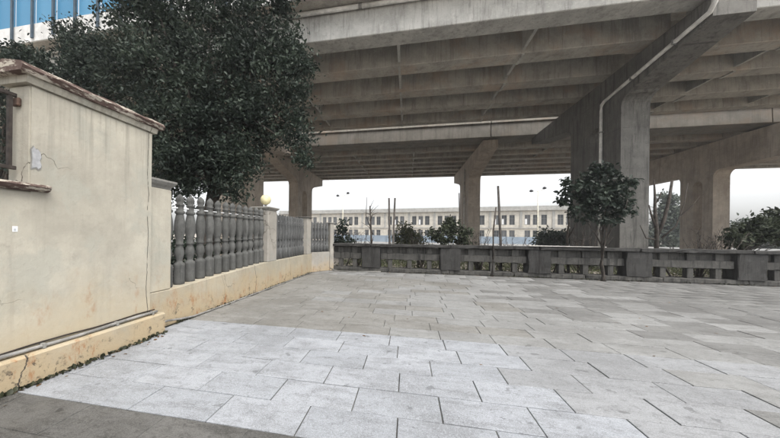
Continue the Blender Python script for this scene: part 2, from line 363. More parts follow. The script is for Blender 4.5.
# pavement: bed of dirty joint filler, slabs on it
SX, SY, GAP = .625, .335, .009
WALL_Y = 10.3
pav = boxo('pavement', M['joint'], None, -3.4, 15, -3.2, WALL_Y + .1, -.05, -.0065, 0); pav['kind'] = 'structure'
slab_me = {}
def slab_mesh(mat):
    if mat not in slab_me:
        bm = bmesh.new(); x, y = (SX - GAP) / 2, (SY - GAP) / 2; b = .0025
        lo = [bm.verts.new(p) for p in ((-x, -y, -.04), (x, -y, -.04), (x, y, -.04), (-x, y, -.04))]
        md = [bm.verts.new(p) for p in ((-x, -y, -b), (x, -y, -b), (x, y, -b), (-x, y, -b))]
        tp = [bm.verts.new(p) for p in ((-x + b, -y + b, 0), (x - b, -y + b, 0), (x - b, y - b, 0), (-x + b, y - b, 0))]
        for A, B in ((lo, md), (md, tp)):
            for i in range(4): bm.faces.new((A[i], A[(i + 1) % 4], B[(i + 1) % 4], B[i]))
        bm.faces.new(tp); me = mesh_of(bm, 'paving_slab'); me.materials.append(M[mat]); slab_me[mat] = me
    return slab_me[mat]
slabs = []
row0 = 1.73
offs = {0: -.68, 1: -.38, 2: -.06, 3: -.40, 4: -.72, 5: -.2}
k = math.floor((-3.1 - row0) / SY)
while row0 + (k + 1) * SY < WALL_Y + .03:
    yc = row0 + (k + .5) * SY; o = offs.get(k, random.uniform(-.6, .6) if k % 2 else random.uniform(-.6, .6))
    i = math.floor((-3.2 - o) / SX)
    while o + i * SX < 14.5:
        xa, xb = max(o + i * SX, -3.12), o + (i + 1) * SX; i += 1
        if xb - xa < .06: continue
        xc = (xa + xb) / 2
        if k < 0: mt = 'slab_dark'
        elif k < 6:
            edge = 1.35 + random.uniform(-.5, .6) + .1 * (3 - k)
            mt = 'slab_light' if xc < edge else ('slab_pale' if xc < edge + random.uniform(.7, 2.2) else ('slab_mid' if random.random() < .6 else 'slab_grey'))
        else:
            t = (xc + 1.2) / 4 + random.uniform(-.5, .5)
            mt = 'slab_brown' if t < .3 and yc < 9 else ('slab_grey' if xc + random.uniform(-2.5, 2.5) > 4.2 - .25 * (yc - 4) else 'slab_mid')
        slabs.append((xc, yc, (xb - xa) / SX, mt, random.uniform(-.0025, .0025), random.uniform(-.006, .006), random.uniform(-.006, .006)))
    k += 1
def in_view(x, y): return y > .95 and x < 1.0 * y + .35
slabs.sort(key=lambda s: (not in_view(s[0], s[1]), s[1] ** 2 + s[0] ** 2))
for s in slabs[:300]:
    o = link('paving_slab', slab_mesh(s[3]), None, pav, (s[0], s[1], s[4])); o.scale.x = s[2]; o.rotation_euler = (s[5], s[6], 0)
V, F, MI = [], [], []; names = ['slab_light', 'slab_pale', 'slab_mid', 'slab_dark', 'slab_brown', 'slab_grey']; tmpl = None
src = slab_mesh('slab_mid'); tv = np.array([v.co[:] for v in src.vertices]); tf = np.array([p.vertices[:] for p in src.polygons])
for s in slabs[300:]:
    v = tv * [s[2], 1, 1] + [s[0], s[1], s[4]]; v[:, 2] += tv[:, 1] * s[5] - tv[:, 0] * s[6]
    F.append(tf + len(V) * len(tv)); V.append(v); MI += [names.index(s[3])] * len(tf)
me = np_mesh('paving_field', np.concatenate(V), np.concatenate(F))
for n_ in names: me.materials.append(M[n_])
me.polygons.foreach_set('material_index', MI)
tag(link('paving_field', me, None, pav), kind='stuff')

# ================================================================== LEFT BOUNDARY
WX = -3.08
bw = thing('boundary_wall', (-3.3, 2.0, 0), 'tall cream plastered wall with peeling brown coping at the left', 'wall')
bm = bmesh.new(); prism(bm, [(-3.0, .2), (-3.0, 1.585), (1.86, 1.585), (1.86, 2.47), (3.06, 2.47), (3.06, .2)], 'X', WX - .24, WX)
bmesh.ops.bevel(bm, geom=list(bm.edges), offset=.012, segments=2, affect='EDGES')
link('wall_panel', mesh_of(bm), M['plaster'], bw)
bm = bmesh.new(); prism(bm, [(WX - .29, .03 + 1.585), (WX - .29, 1.65), (WX + .05, 1.645), (WX + .065, 1.625), (WX + .05, 1.6), (WX + .02, 1.586), (WX - .29, 1.586)], 'Y', -3.0, 1.98)
link('sill', mesh_of(bm), M['coping'], bw)
bm = bmesh.new(); prism(bm, [(WX - .275, 2.472), (WX - .275, 2.53), (WX + .035, 2.53), (WX + .035, 2.51), (WX + .02, 2.472)], 'Y', 1.82, 3.10)
link('coping_moulding', mesh_of(bm), M['plaster'], bw)
bm = bmesh.new(); prism(bm, [(WX - .325, 2.532), (WX - .325, 2.60), (WX - .14, 2.64), (WX + .06, 2.61), (WX + .085, 2.575), (WX + .06, 2.532)], 'Y', 1.76, 3.16)
bmesh.ops.subdivide_edges(bm, edges=[e for e in bm.edges if e.calc_length() > 1], cuts=14)
for v in bm.verts: v.co += Vector((random.uniform(-.006, .006), 0, random.uniform(-.007, .005)))
link('coping', mesh_of(bm), M['coping'], bw)
bm = bmesh.new(); prism(bm, [(WX - .3, 0), (WX - .3, .25), (WX + .06, .25), (WX + .085, .232), (WX + .085, 0)], 'Y', -3.0, 3.19)
link('skirting', mesh_of(bm), M['plinth'], bw)
bm = bmesh.new(); pts = [(-.03, .0), (.0, .012), (.012, .0), (.03, .015), (.034, .04), (.022, .07), (.033, .10), (.026, .14), (.008, .165), (-.004, .16), (-.018, .18), (-.033, .15), (-.027, .08)]
prism(bm, [(1.905 + a, 1.78 + b * 1.0) for a, b in pts], 'X', WX - .004, WX + .006)
link('bare_patch', mesh_of(bm), M['plaster_patch'], bw)
bm = bmesh.new(); prism(bm, [(1.895 + a * 1.15 + .008, 1.765 + b * 1.14) for a, b in pts], 'X', WX - .004, WX + .003)
link('patch_rim', mesh_of(bm), M['cap_grey'], bw)
p = on_x(15, 229, WX); st = thing('wall_sticker', (WX, p.y, p.z), 'small white sticker on the plain cream wall', 'sticker')
bm = bmesh.new(); box(bm, WX - .001, WX + .003, p.y - .016, p.y + .016, p.z - .022, p.z + .022, .001); link('sheet', mesh_of(bm), M['sticker'], st)
bm = bmesh.new(); box(bm, WX + .0032, WX + .0042, p.y - .010, p.y + .006, p.z - .014, p.z + .004, 0); link('print', mesh_of(bm), M['cladding_grey'], st)
# conduit on the skirting
cp = thing('conduit_pipe', (WX + .03, 1.5, .27), 'thin grey conduit lying along the top of the yellow skirting', 'pipe')
tubeo('conduit', M['grey_pipe'], cp, [(WX + .03, y, .275 + .006 * math.sin(y * 5)) for y in np.linspace(-2.9, 3.12, 26)], .016, 8)
tubeo('thin_cable', M['iron'], cp, [(WX + .012, y, .300 + .006 * math.sin(y * 7)) for y in np.linspace(-2.9, 3.10, 26)], .007, 6)
for y in (-1, 0.4, 1.35, 1.95, 2.6, 3.05):
    boxo('clip', M['cap_grey'], cp, WX + .001, WX + .054, y - .012, y + .012, .252, .296, .003)
# iron railing on the low wall
rl = thing('iron_railing', (WX - .2, 1.0, 1.65), 'dark rusty iron railing on the low wall beside the tall cream wall', 'railing')
for z in (1.76, 2.36): boxo('rail', M['iron'], rl, WX - .135, WX - .105, -2.9, 1.84, z, z + .03, .003)
bm = bmesh.new(); box(bm, -.013, .013, -.013, .013, 0, .62); bar = mesh_of(bm, 'bar'); bar.materials.append(M['iron'])
for i in range(44): link('bar', bar, None, rl, (WX - .12, 1.80 - i * .09, 1.765))
for y in (1.2, -.6, -2.4): boxo('upright', M['iron'], rl, WX - .145, WX - .095, y - .025, y + .025, 1.64, 2.44, .003)
boxo('bracket', M['rust'], rl, WX - .16, WX - .085, 1.83, 1.858, 2.29, 2.36, .008)

# ---------------------------------------------------------------- balustrade fence
PX = -3.15                                            # road face of the plinth
fe = thing('balustrade_fence', (-3.3, 6.5, 0), 'long cream plinth fence with grey turned stone balusters on the left', 'fence')
def plin_z(y): return .49 + .12 * min(1, max(0, (y - 3.5) / 2.6))
bm = bmesh.new(); prism(bm, [(3.08, 0), (3.08, .49), (3.5, .49), (4.4, .535), (5.3, .575), (6.1, .61), (9.62, .62), (9.62, 0)], 'X', PX - .32, PX)
bmesh.ops.bevel(bm, geom=list(bm.edges), offset=.01, segments=1, affect='EDGES')
link('plinth', mesh_of(bm), M['plinth'], fe)
def post(x0, x1, y0, y1, z0, z1, mat, caph, capmat, ov=.045):
    p = boxo('post', mat, fe, x0, x1, y0, y1, z0, z1, .012)
    bm = bmesh.new(); xm, ym = (x0 + x1) / 2, (y0 + y1) / 2; a, b = (x1 - x0) / 2, (y1 - y0) / 2
    prof = [(-.02, 0), (-.005, .25), (ov * .5, .45), (ov, .75), (ov, .95), (ov - .03, 1.0)]; rings = []
    for d, t in prof: rings.append([bm.verts.new((xm + sx * (a + d), ym + sy * (b + d), z1 + t * caph)) for sx, sy in ((-1, -1), (1, -1), (1, 1), (-1, 1))])
    for A, B in zip(rings, rings[1:]):
        for i in range(4): bm.faces.new((A[i], A[(i + 1) % 4], B[(i + 1) % 4], B[i]))
    bm.faces.new(rings[0][::-1]); bm.faces.new(rings[-1])
    link('post_cap', mesh_of(bm), capmat, p); return p
post(PX - .34, PX - .003, 3.075, 3.45, .492, 1.83, M['plaster'], .12, M['cap_grey'])
post(PX - .38, PX - .002, 6.28, 6.74, .612, 1.80, M['whitepost'], .09, M['whitepost'])
post(PX - .36, PX - .002, 8.98, 9.36, .622, 1.78, M['whitepost'], .05, M['cap_grey'])
prof = [(.062, 0), (.064, .03), (.064, .20), (.066, .215), (.060, .23), (.036, .25), (.033, .262), (.046, .30), (.058, .34), (.050, .39), (.034, .425), (.044, .435),
        (.052, .445), (.040, .46), (.044, .50), (.060, .57), (.064, .63), (.058, .70), (.046, .76), (.042, .775), (.058, .785), (.058, .805), (.042, .815),
        (.042, .865), (.052, .872), (.052, .885), (.036, .893), (.046, .92), (.049, .94), (.040, .965), (.018, .988), (.002, 1.0)]
bal = lathe_mesh([(r * 1.18, z) for r, z in prof], 12, 'baluster'); bal.materials.append(M['baluster'])
bal2 = lathe_mesh([(r * 1.15, z) for r, z in prof[::2] + prof[-1:]], 10, 'baluster'); bal2.materials.append(M['baluster2'])
BX = PX - .15
n = 13
for i in range(n):
    y = 3.53 + i * (6.22 - 3.53) / (n - 1); z = plin_z(y) - .004; H = 1.84 - z + random.uniform(-.012, .012)
    o = link('baluster', bal, None, fe, (BX + random.uniform(-.008, .008), y + random.uniform(-.008, .008), z)); o.scale = (1, 1, H); o.rotation_euler.z = random.random() * 6
tubeo('rail_rod', M['rod'], fe, [(BX, 3.44, .49 + .84 * 1.34), (BX, 6.3, .61 + .84 * 1.23)], .011, 6)
n = 12
for i in range(n):
    y = 6.84 + i * (8.88 - 6.84) / (n - 1); z = .612; H = 1.78 - z
    o = link('baluster', bal2, None, fe, (BX + random.uniform(-.006, .006), y, z)); o.scale = (1, 1, H); o.rotation_euler.z = random.random() * 6
tubeo('rail_rod', M['rod'], fe, [(BX, 6.7, .62 + .84 * 1.16), (BX, 9.0, .62 + .84 * 1.16)], .010, 6)
# splayed end bay turning towards the low wall
a, b = Vector((-3.16, 9.42, 0)), Vector((-2.62, 10.24, 0)); d = (b - a).normalized(); nrm = Vector((d.y, -d.x, 0)); L = (b - a).length
def obox(name, mat, s0, s1, t0, t1, z0, z1):
    bm = bmesh.new(); box(bm, s0, s1, t0, t1, z0, z1, .008)
    bm.transform(Matrix(((d.x, nrm.x, 0, a.x), (d.y, nrm.y, 0, a.y), (0, 0, 1, 0), (0, 0, 0, 1))))
    bmesh.ops.recalc_face_normals(bm, faces=bm.faces); return link(name, mesh_of(bm), mat, fe)
obox('end_plinth', M['whitepost'], 0.02, L - .16, -.24, 0.0, 0, .66)
obox('end_post', M['whitepost'], L - .158, L + .02, -.26, .02, 0, 1.66)
obox('end_post_cap', M['cap_grey'], L - .19, L + .05, -.29, .05, 1.662, 1.70)
for i in range(6):
    s = .1 + i * (L - .3) / 5; q = a + d * s - nrm * .12
    o = link('baluster', bal2, None, fe, (q.x, q.y, .655)); o.scale = (1, 1, 1.05)
for z in (.95, 1.28, 1.6): obox('cross_rail', M['baluster2'], .03, L - .16, -.14, -.10, z, z + .05)
gl = thing('globe_lamp', (PX - .19, 6.51, 1.89), 'round pale yellow globe lamp on top of the fence post', 'lamp')
link('neck', lathe_mesh([(.055, 0), (.055, .02), (.03, .03), (.03, .055), (.05, .07)], 12), M['cap_grey'], gl, (PX - .19, 6.51, 1.891))
bm = bmesh.new(); bmesh.ops.create_uvsphere(bm, u_segments=24, v_segments=16, radius=.125); link('globe', mesh_of(bm, 'globe', True), M['globe'], gl, (PX - .19, 6.51, 2.075))
tubeo_ = tubeo
hs_ = thing('hose', (PX + .05, 4, .03), 'thin pale hose lying along the foot of the balustrade plinth', 'hose')
tubeo('hose_line', M['grey_pipe'], hs_, [(PX + .03, 3.24, .085), (PX + .04, 3.35, .09), (PX + .06, 3.55, .06), (PX + .06, 3.8, .03), (PX + .05, 4.3, .016), (PX + .05, 5.5, .016), (PX + .055, 7.0, .016), (PX + .05, 9.2, .016)], .014, 6)
h2 = thing('ground_pipe', (-2.3, 10.1, .02), 'short pale pipe on the ground between fence end and low wall', 'pipe')
tubeo('pipe_line', M['cap_grey'], h2, [(-2.66, 9.98, .10), (-2.5, 9.9, .05), (-2.25, 9.82, .02), (-1.9, 9.86, .02), (-1.4, 10.0, .02), (-.9, 10.12, .02)], .018, 6)

# ================================================================== LOW CONCRETE WALL AT THE BACK
lw = thing('low_wall', (4, WALL_Y + .2, 0), 'low weathered concrete wall with square openings across the back', 'wall')
posts = [-3.9 + 2.635 * i for i in range(0, 8)]          # post centres
posts = [p_ for p_ in [-1.26 + 2.64 * i for i in range(0, 7)]]
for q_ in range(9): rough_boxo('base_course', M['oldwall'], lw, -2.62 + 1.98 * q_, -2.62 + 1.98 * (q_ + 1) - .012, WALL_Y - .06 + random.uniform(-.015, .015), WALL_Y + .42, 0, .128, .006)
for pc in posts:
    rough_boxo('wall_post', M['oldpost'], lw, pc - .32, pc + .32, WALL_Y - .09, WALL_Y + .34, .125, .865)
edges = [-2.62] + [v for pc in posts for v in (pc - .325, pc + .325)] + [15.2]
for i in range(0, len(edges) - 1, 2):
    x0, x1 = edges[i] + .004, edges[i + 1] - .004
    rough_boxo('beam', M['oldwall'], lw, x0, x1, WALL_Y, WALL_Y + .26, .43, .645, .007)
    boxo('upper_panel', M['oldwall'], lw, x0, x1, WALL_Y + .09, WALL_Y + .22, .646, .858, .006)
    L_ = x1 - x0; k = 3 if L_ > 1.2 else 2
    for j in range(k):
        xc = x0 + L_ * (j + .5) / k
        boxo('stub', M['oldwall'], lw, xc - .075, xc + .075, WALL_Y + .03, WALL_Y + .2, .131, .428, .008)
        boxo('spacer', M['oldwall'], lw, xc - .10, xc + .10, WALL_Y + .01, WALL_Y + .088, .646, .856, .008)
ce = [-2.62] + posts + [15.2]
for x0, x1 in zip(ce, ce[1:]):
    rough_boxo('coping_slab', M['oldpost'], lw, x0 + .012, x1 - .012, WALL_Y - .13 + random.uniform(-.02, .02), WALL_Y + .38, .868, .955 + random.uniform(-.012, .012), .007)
bd = thing('loose_board', (4.5, WALL_Y, .97), 'long pale board lying on top of the low wall', 'board')
bm = bmesh.new(); box(bm, 3.5, 5.55, WALL_Y - .16, WALL_Y + .12, .978, 1.0, .004); bm.transform(Matrix.Rotation(R(-1.2), 4, 'Z')); bm.transform(Matrix.Translation((0, .08, 0)))
link('plank', mesh_of(bm), M['board'], bd)

# ================================================================== VIADUCT
GB = 7.75                                                # girder soffit level of the near deck
nd = thing('viaduct_deck', (0, 15, GB), 'near concrete viaduct deck with pale edge girder overhead', 'bridge', 'viaduct decks')
def girder(par, x0, x1, y0, y1, z0, z1, mat):
    bm = bmesh.new(); prism(bm, [(y0, z0 + .02), (y0 + .02, z0), (y1 - .02, z0), (y1, z0 + .02), (y1 - .04, z1), (y0 + .04, z1)], 'X', x0, x1)
    return link('girder', mesh_of(bm), mat, par)
spans1 = [(-42, -26.4), (-26.35, -9.1), (-9.05, 8.24), (8.30, 23.9), (23.95, 40)]
for si, (x0, x1) in enumerate(spans1):
    gy = [(9.5, 10.2), (11.42, 12.12), (13.5, 14.2), (15.45, 16.1), (17.35, 17.8)] if si < 3 else [(10.4, 11.0), (12.2, 12.8), (14.05, 14.65), (16.05, 16.75), (17.9, 18.4)]
    for gi, (a_, b_) in enumerate(gy): girder(nd, x0, x1, a_, b_, GB, GB + 1.02, M['fascia'] if gi == 0 else M['deck'])
    y0 = 8.95 if si < 3 else 9.85
    boxo('slab', M['deck'], nd, x0, x1, y0, 19.2, GB + 1.022, GB + 1.26, .01)
    boxo('edge_band', M['edgeband'], nd, x0, x1, y0 - .08, y0 - .003, GB + 1.0, GB + 1.70, .01)
    boxo('kerb', M['fascia'], nd, x0, x1, y0, y0 + .3, GB + 1.265, GB + 1.69, .01)
    boxo('parapet', M['fascia'], nd, x0, x1, 18.9, 19.2, GB + 1.265, GB + 1.9, .02)
    n_ = 4
    for j in range(1, n_):
        xc = x0 + (x1 - x0) * j / n_
        for (a_, b_), (c_, d_) in zip(gy, gy[1:]):
            boxo('diaphragm', M['fascia'], nd, xc - .05, xc + .05, b_ - .03, c_ + .03, GB + .12, GB + 1.0, 0)
        for (a_, b_) in gy[1:]: boxo('joint_strip', M['fascia'], nd, xc - .04, xc + .04, a_ + .03, b_ - .03, GB - .045, GB - (.031 if a_ > 20 else .001), 0)
# blue sound barrier on the deck edge
sb = thing('sound_barrier', (0, 8.95, GB + 1.7), 'blue panelled sound barrier with dark posts on the viaduct edge', 'barrier')
bm = bmesh.new(); box(bm, 0, .99, -.015, .015, 0, 2.6, .004); bp_ = mesh_of(bm, 'barrier_panel'); bp_.materials.append(M['bluepanel'])
bm = bmesh.new(); box(bm, -.05, .05, -.07, -.016, -.62, 2.7); bq_ = mesh_of(bm, 'barrier_post'); bq_.materials.append(M['mullion'])
for i in range(49):
    x = -27.25 + 1.06 * i; yb = 8.93 if i < 33 else 9.83
    link('barrier_panel', bp_, None, sb, (x + .035, yb, GB + 1.705)); link('barrier_post', bq_, None, sb, (x, yb - .082, GB + 1.705))
# white drain pipe along the edge girder
dp = thing('edge_drain_pipe', (0, 9.4, GB + .95), 'long white drain pipe running along the viaduct edge girder', 'pipe')
xs = -16.0
while xs < 8.0:
    tubeo('pipe_length', M['white_pipe'], dp, [(xs, 9.43, GB + .93), (xs + 2.36, 9.43, GB + .93)], .075, 10)
    tubeo('pipe_collar', M['grey_pipe'], dp, [(xs + 2.35, 9.43, GB + .93), (xs + 2.45, 9.43, GB + .93)], .088, 10)
    xs += 2.4
fd = thing('far_viaduct_deck', (5, 28, GB), 'far concrete viaduct deck with many thin girders behind the near one', 'bridge', 'viaduct decks')
def z2(y): return 7.62 + .012 * (y - 22)
spans2 = [(-38, -23.4), (-23.3, -9.15), (-9.1, 5.1), (5.15, 19.3), (19.35, 33.5), (33.55, 48)]
for x0, x1 in spans2:
    ys = [22.95 + 1.72 * i for i in range(7)]
    for y in ys: girder(fd, x0, x1, y, y + .55, z2(y), z2(y) + .95, M['deck'])
    girder(fd, x0, x1, 20.35, 21.9, z2(20.35) + .06, z2(20.35) + .95, M['boxbeam'])
    bm = bmesh.new(); prism(bm, [(20.3, z2(20.3) + .955), (34.3, z2(34.3) + .955), (34.3, z2(34.3) + 1.2), (20.3, z2(20.3) + 1.2)], 'X', x0, x1); link('slab', mesh_of(bm), M['deck'], fd)
    for y in (20.3, 34.0): boxo('parapet', M['fascia'], fd, x0, x1, y, y + .3, z2(y) + 1.21, z2(y) + 1.9, .02)
    for j in (1, 2):
        xc = x0 + (x1 - x0) * j / 3
        for y, yn in zip(ys, ys[1:]): boxo('diaphragm', M['fascia'], fd, xc - .05, xc + .05, y + .52, yn + .03, z2(y) + .1, z2(y) + .94, 0)
        for y in ys: boxo('joint_strip', M['fascia'], fd, xc - .05, xc + .05, y + .03, y + .52, z2(y) - .014, z2(y) - .001, 0)

def arc(cy, cz, r, a0, a1, n=7): return [(cy + r * math.cos(R(a0 + (a1 - a0) * i / (n - 1))), cz + r * math.sin(R(a0 + (a1 - a0) * i / (n - 1)))) for i in range(n)]
def pier(label, x0, x1, cols, top, ends, root, endb, mat, fil, slot_top):
    """transverse cap (Y direction) on two columns. ends=(y near, y far) endb=(z bottom near, z bottom far)"""
    (c0, c1), (c2, c3) = cols
    t = thing('viaduct_pier', ((x0 + x1) / 2, (c0 + c3) / 2, 0), label, 'pier', 'viaduct piers')
    r = (c2 - c1) / 2; za = root - fil; zc = min(za, slot_top - r) - .1          # columns stop at zc
    poly = [(ends[0], top[0]), (ends[0], endb[0])]
    poly += [(c0 - fil * 1.3, root + (endb[0] - root) * .1)] + arc(c0 - fil, za, fil, 88, 2, 6) + [(c0, zc)]
    poly += [(c1, zc)]
    poly += [(c1, slot_top - r)] + arc(c1 + r, slot_top - r, r, 172, 8, 7) + [(c2, slot_top - r)]
    poly += [(c2, zc)]
    poly += [(c3, zc)] + arc(c3 + fil, za, fil, 178, 92, 6) + [(c3 + fil * 1.3, root + (endb[1] - root) * .1), (ends[1], endb[1]), (ends[1], top[1])]
    bm = bmesh.new(); prism(bm, poly, 'X', x0, x1)
    link('cap_beam', mesh_of(bm), mat, t)
    for a_, b_ in cols:
        boxo('column', mat, t, x0 + .004, x1 - .004, a_ + .002, b_ - .002, -.06, zc - .001, 0)
    for y in np.linspace(ends[0] + .5, ends[1] - .6, 6): pass
    return t
near = dict(cols=((12.95, 14.12), (14.9, 16.45)), top=(GB - .04, GB - .04), ends=(9.55, 21.2), root=6.55, endb=(7.15, 7.3), fil=.35, slot_top=5.95)
pA = pier('grey viaduct pier with sloping white drainpipe behind the leafy street tree', 7.8, 8.72, mat=M['pier'], **near)
tubeo('drainpipe', M['white_pipe'], pA, [(7.73, 9.42, 8.6), (7.73, 9.42, 7.42), (7.73, 9.55, 7.25), (7.73, 13.8, 6.80), (7.73, 13.98, 6.72), (7.73, 14.0, 6.5), (7.73, 14.0, 0)], .06, 10)
for y, z in ((10.6, 7.14), (12.3, 6.95)): boxo('pipe_clip', M['grey_pipe'], pA, 7.66, 7.799, y - .03, y + .03, z - .075, z + .075, .005)
for z in (5.6, 4.2, 2.8): boxo('pipe_clip', M['grey_pipe'], pA, 7.66, 7.8, 13.92, 14.08, z - .03, z + .03, .005)
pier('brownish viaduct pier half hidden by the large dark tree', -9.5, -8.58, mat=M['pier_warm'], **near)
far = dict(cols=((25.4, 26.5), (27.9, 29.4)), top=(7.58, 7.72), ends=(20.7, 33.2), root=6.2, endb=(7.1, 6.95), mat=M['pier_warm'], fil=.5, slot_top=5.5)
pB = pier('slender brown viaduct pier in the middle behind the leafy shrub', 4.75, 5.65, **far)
tubeo('drainpipe', M['white_pipe'], pB, [(4.68, 26.75, 7.0), (4.68, 26.75, 0)], .07, 8)
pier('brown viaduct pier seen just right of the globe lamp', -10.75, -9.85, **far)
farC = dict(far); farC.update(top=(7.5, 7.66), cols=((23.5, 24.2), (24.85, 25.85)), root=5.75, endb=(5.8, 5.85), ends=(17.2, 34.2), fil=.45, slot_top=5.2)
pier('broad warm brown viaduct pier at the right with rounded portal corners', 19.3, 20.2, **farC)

# ================================================================== FAR THINGS
# two-storey building
P0, P1 = Vector((-33.5, 73.6, 0)), Vector((39.0, 62.4, 0)); bd_ = (P1 - P0); BL = bd_.length; ang = math.atan2(bd_.y, bd_.x)
fb = thing('long_building', P0, 'long pale two-storey building with rows of windows beyond the viaduct', 'building')
MB = Matrix.Translation(P0) @ Matrix.Rotation(ang, 4, 'Z')
def bpart(name, mat, x0, x1, y0, y1, z0, z1, parent=fb):
    bm = bmesh.new(); box(bm, x0, x1, y0, y1, z0, z1); bm.transform(MB); return link(name, mesh_of(bm), mat, parent)
groups = [(1.2 + 5.55 * i) for i in range(13)]
wins = [(g + .25 + 1.42 * j, g + .25 + 1.42 * j + .98) for g in groups for j in range(3)]
zrows = ((.65, 2.65), (3.75, 5.75))
# wall as courses and piers round real openings
for z0, z1 in ((-.06, .65), (2.65, 3.75), (5.75, 6.6)): bpart('wall_band', M['bldg'], 0, BL, 0, 10, z0, z1)
for z0, z1 in zrows:
    e = [0] + [v for w_ in wins for v in w_] + [BL]
    for i in range(0, len(e) - 1, 2):
        if e[i + 1] - e[i] > .05: bpart('wall_pier', M['bldg'], e[i], e[i + 1], 0, 10, z0 + .001, z1 - .001)
bpart('floor_band', M['cornice'], -.1, BL + .1, -.12, -.001, 3.0, 3.2)
bpart('cornice', M['cornice'], -.35, BL + .35, -.45, 10.3, 6.602, 6.95)
bpart('parapet', M['cornice'], -.15, BL + .15, -.2, 10.1, 6.952, 7.5)
for g in groups: bpart('pilaster', M['cornice'], g - .62, g - .18, -.1, -.001, 3.205, 6.6)
bm = bmesh.new(); box(bm, 0, .98, -.03, .04, 0, .05); box(bm, 0, .98, -.03, .04, 1.948, 1.998); box(bm, 0, .06, -.028, .038, .05, 1.95); box(bm, .92, .98, -.028, .038, .05, 1.95)
box(bm, .46, .52, -.026, .036, .05, 1.95); box(bm, .06, .46, -.024, .034, 1.25, 1.3); box(bm, .52, .92, -.024, .034, 1.25, 1.3)
fr_me = mesh_of(bm, 'window_frame'); fr_me.transform(Matrix.Rotation(ang, 4, 'Z')); fr_me.materials.append(M['winframe'])
bm = bmesh.new(); box(bm, .05, .93, 0.0, .012, .03, 1.97); pn_me = mesh_of(bm, 'pane'); pn_me.transform(Matrix.Rotation(ang, 4, 'Z')); pn_me.materials.append(M['pane'])
pn_lit = pn_me.copy(); pn_lit.materials.clear(); pn_lit.materials.append(M['cladding'])
bm = bmesh.new(); box(bm, .09, .44, -.005, -.001, .1, 1.2); blind = mesh_of(bm, 'blind'); blind.transform(Matrix.Rotation(ang, 4, 'Z')); blind.materials.append(M['cladding'])
for z0, z1 in zrows:
    for wi, (a_, b_) in enumerate(wins):
        loc = MB @ Vector((a_, .12, z0 + .001)); f_ = link('window_frame', fr_me, None, fb, loc); link('pane', pn_me, None, f_, loc)
        if z0 > 3 and wi in (15, 16, 19, 22, 24, 25, 27, 28, 30): link('blind', blind, None, f_, loc)
# blue hoarding
hd = thing('blue_hoarding', (8, 52, 0), 'pale blue sheet hoarding in front of the long building', 'hoarding')
x = -16.0; i = 0
bm = bmesh.new(); box(bm, 0, 2.94, -.02, .02, .03, 1.32, .004); hp = mesh_of(bm, 'hoarding_panel'); hp.materials.append(M['hoard'])
bm = bmesh.new(); box(bm, -.05, .05, -.06, -.021, -.03, 1.38); hq = mesh_of(bm, 'hoarding_post'); hq.materials.append(M['hoardpost'])
while x < 30:
    link('hoarding_panel', hp, None, hd, (x + .03, 57 - .12 * x * .3, 0)); link('hoarding_post', hq, None, hd, (x, 57 - .12 * x * .3, 0)); x += 3.0
# street lamps
def street_lamp(label, x, y, H):
    t = thing('street_lamp', (x, y, -.03), label, 'street lamp', 'street lamps by the far road')
    tubeo('pole', M['lamp_pole'], t, [(x, y, -.06), (x, y, .5), (x, y, H)], [.10, .08, .05], 10)
    tubeo('arm', M['lamp_pole'], t, [(x - .75, y, H - .05), (x - .4, y, H + .02), (x, y, H), (x + .4, y, H + .15), (x + .7, y, H + .3)], .025, 6)
    hm = lathe_mesh([(.04, -.14), (.19, -.09), (.23, .0), (.17, .10), (.06, .17)], 12)
    hm.materials.append(M['lamp_head'])
    for dx, dz in ((-.75, .05), (.7, .38)): link('lamp_head', hm, None, t, (x + dx, y, H + dz))
street_lamp('pale street lamp with dark heads left of the leafy street tree', 15.5, 40, 6.9)
street_lamp('pale street lamp with dark heads rising above the left end of the long building', -8.9, 40, 6.7)

# ================================================================== PLANTS
def px_blobs(lst):
    """(px, py, radius_px, Y, weight) -> ellipsoids standing at that Y"""
    o = []
    for x, y, r, Y, wgt in lst:
        c = on_y(x, y, Y); e = on_y(x + r, y, Y); rr = abs(e.x - c.x); o.append((c, (rr, min(rr, 1.6), rr), wgt))
    return o
big = px_blobs([(158, 30, 42, 6.4, 1.1), (205, 20, 52, 6.7, 1.2), (255, 25, 40, 7.0, .9), (162, -20, 44, 6.5, .8), (215, -40, 60, 6.7, 1.0), (280, -20, 20, 7.0, .3),
                (165, 85, 42, 6.0, 1.0), (215, 80, 46, 6.5, 1.1), (268, 80, 40, 6.9, 1.0), (292, 60, 16, 7.0, .3), (180, 135, 36, 6.0, .9), (225, 130, 36, 6.4, .9), (270, 112, 30, 6.8, .6),
                (175, 165, 26, 6.1, .5), (205, 165, 26, 6.2, .45), (235, 165, 22, 6.4, .4), (126, 68, 18, 6.3, .35), (297, 140, 9, 6.7, .12), (302, 160, 7, 6.7, .08), (180, 188, 12, 6.0, .1), (235, 190, 12, 6.2, .1)])
tree('evergreen_tree', 'large dense dark green tree behind the fence, reaching the viaduct', 'tree', (-5.0, 6.6, -.06), (-4.7, 6.5, 4.6), .2, big, 90, .31, 60, .095, 'leaf_dark', nlimb=30)
lt = px_blobs([(72, 38, 6, 7.4, .2), (56, 28, 4, 7.4, .1), (78, 28, 4, 7.4, .1), (90, 50, 8, 7.4, .25), (106, 52, 9, 7.4, .3), (80, 60, 15, 7.4, .6), (105, 70, 26, 7.2, .8), (68, 72, 16, 7.2, .5), (120, 95, 30, 7.2, .8), (85, 92, 24, 7.2, .7)])
tree('dark_tree', 'dark green tree with an open top between wall coping and blue glass building', 'tree', (-9.5, 7.4, -.06), (-9.2, 7.3, 3.8), .13, lt, 75, .26, 44, .095, 'leaf_dark', nlimb=24)
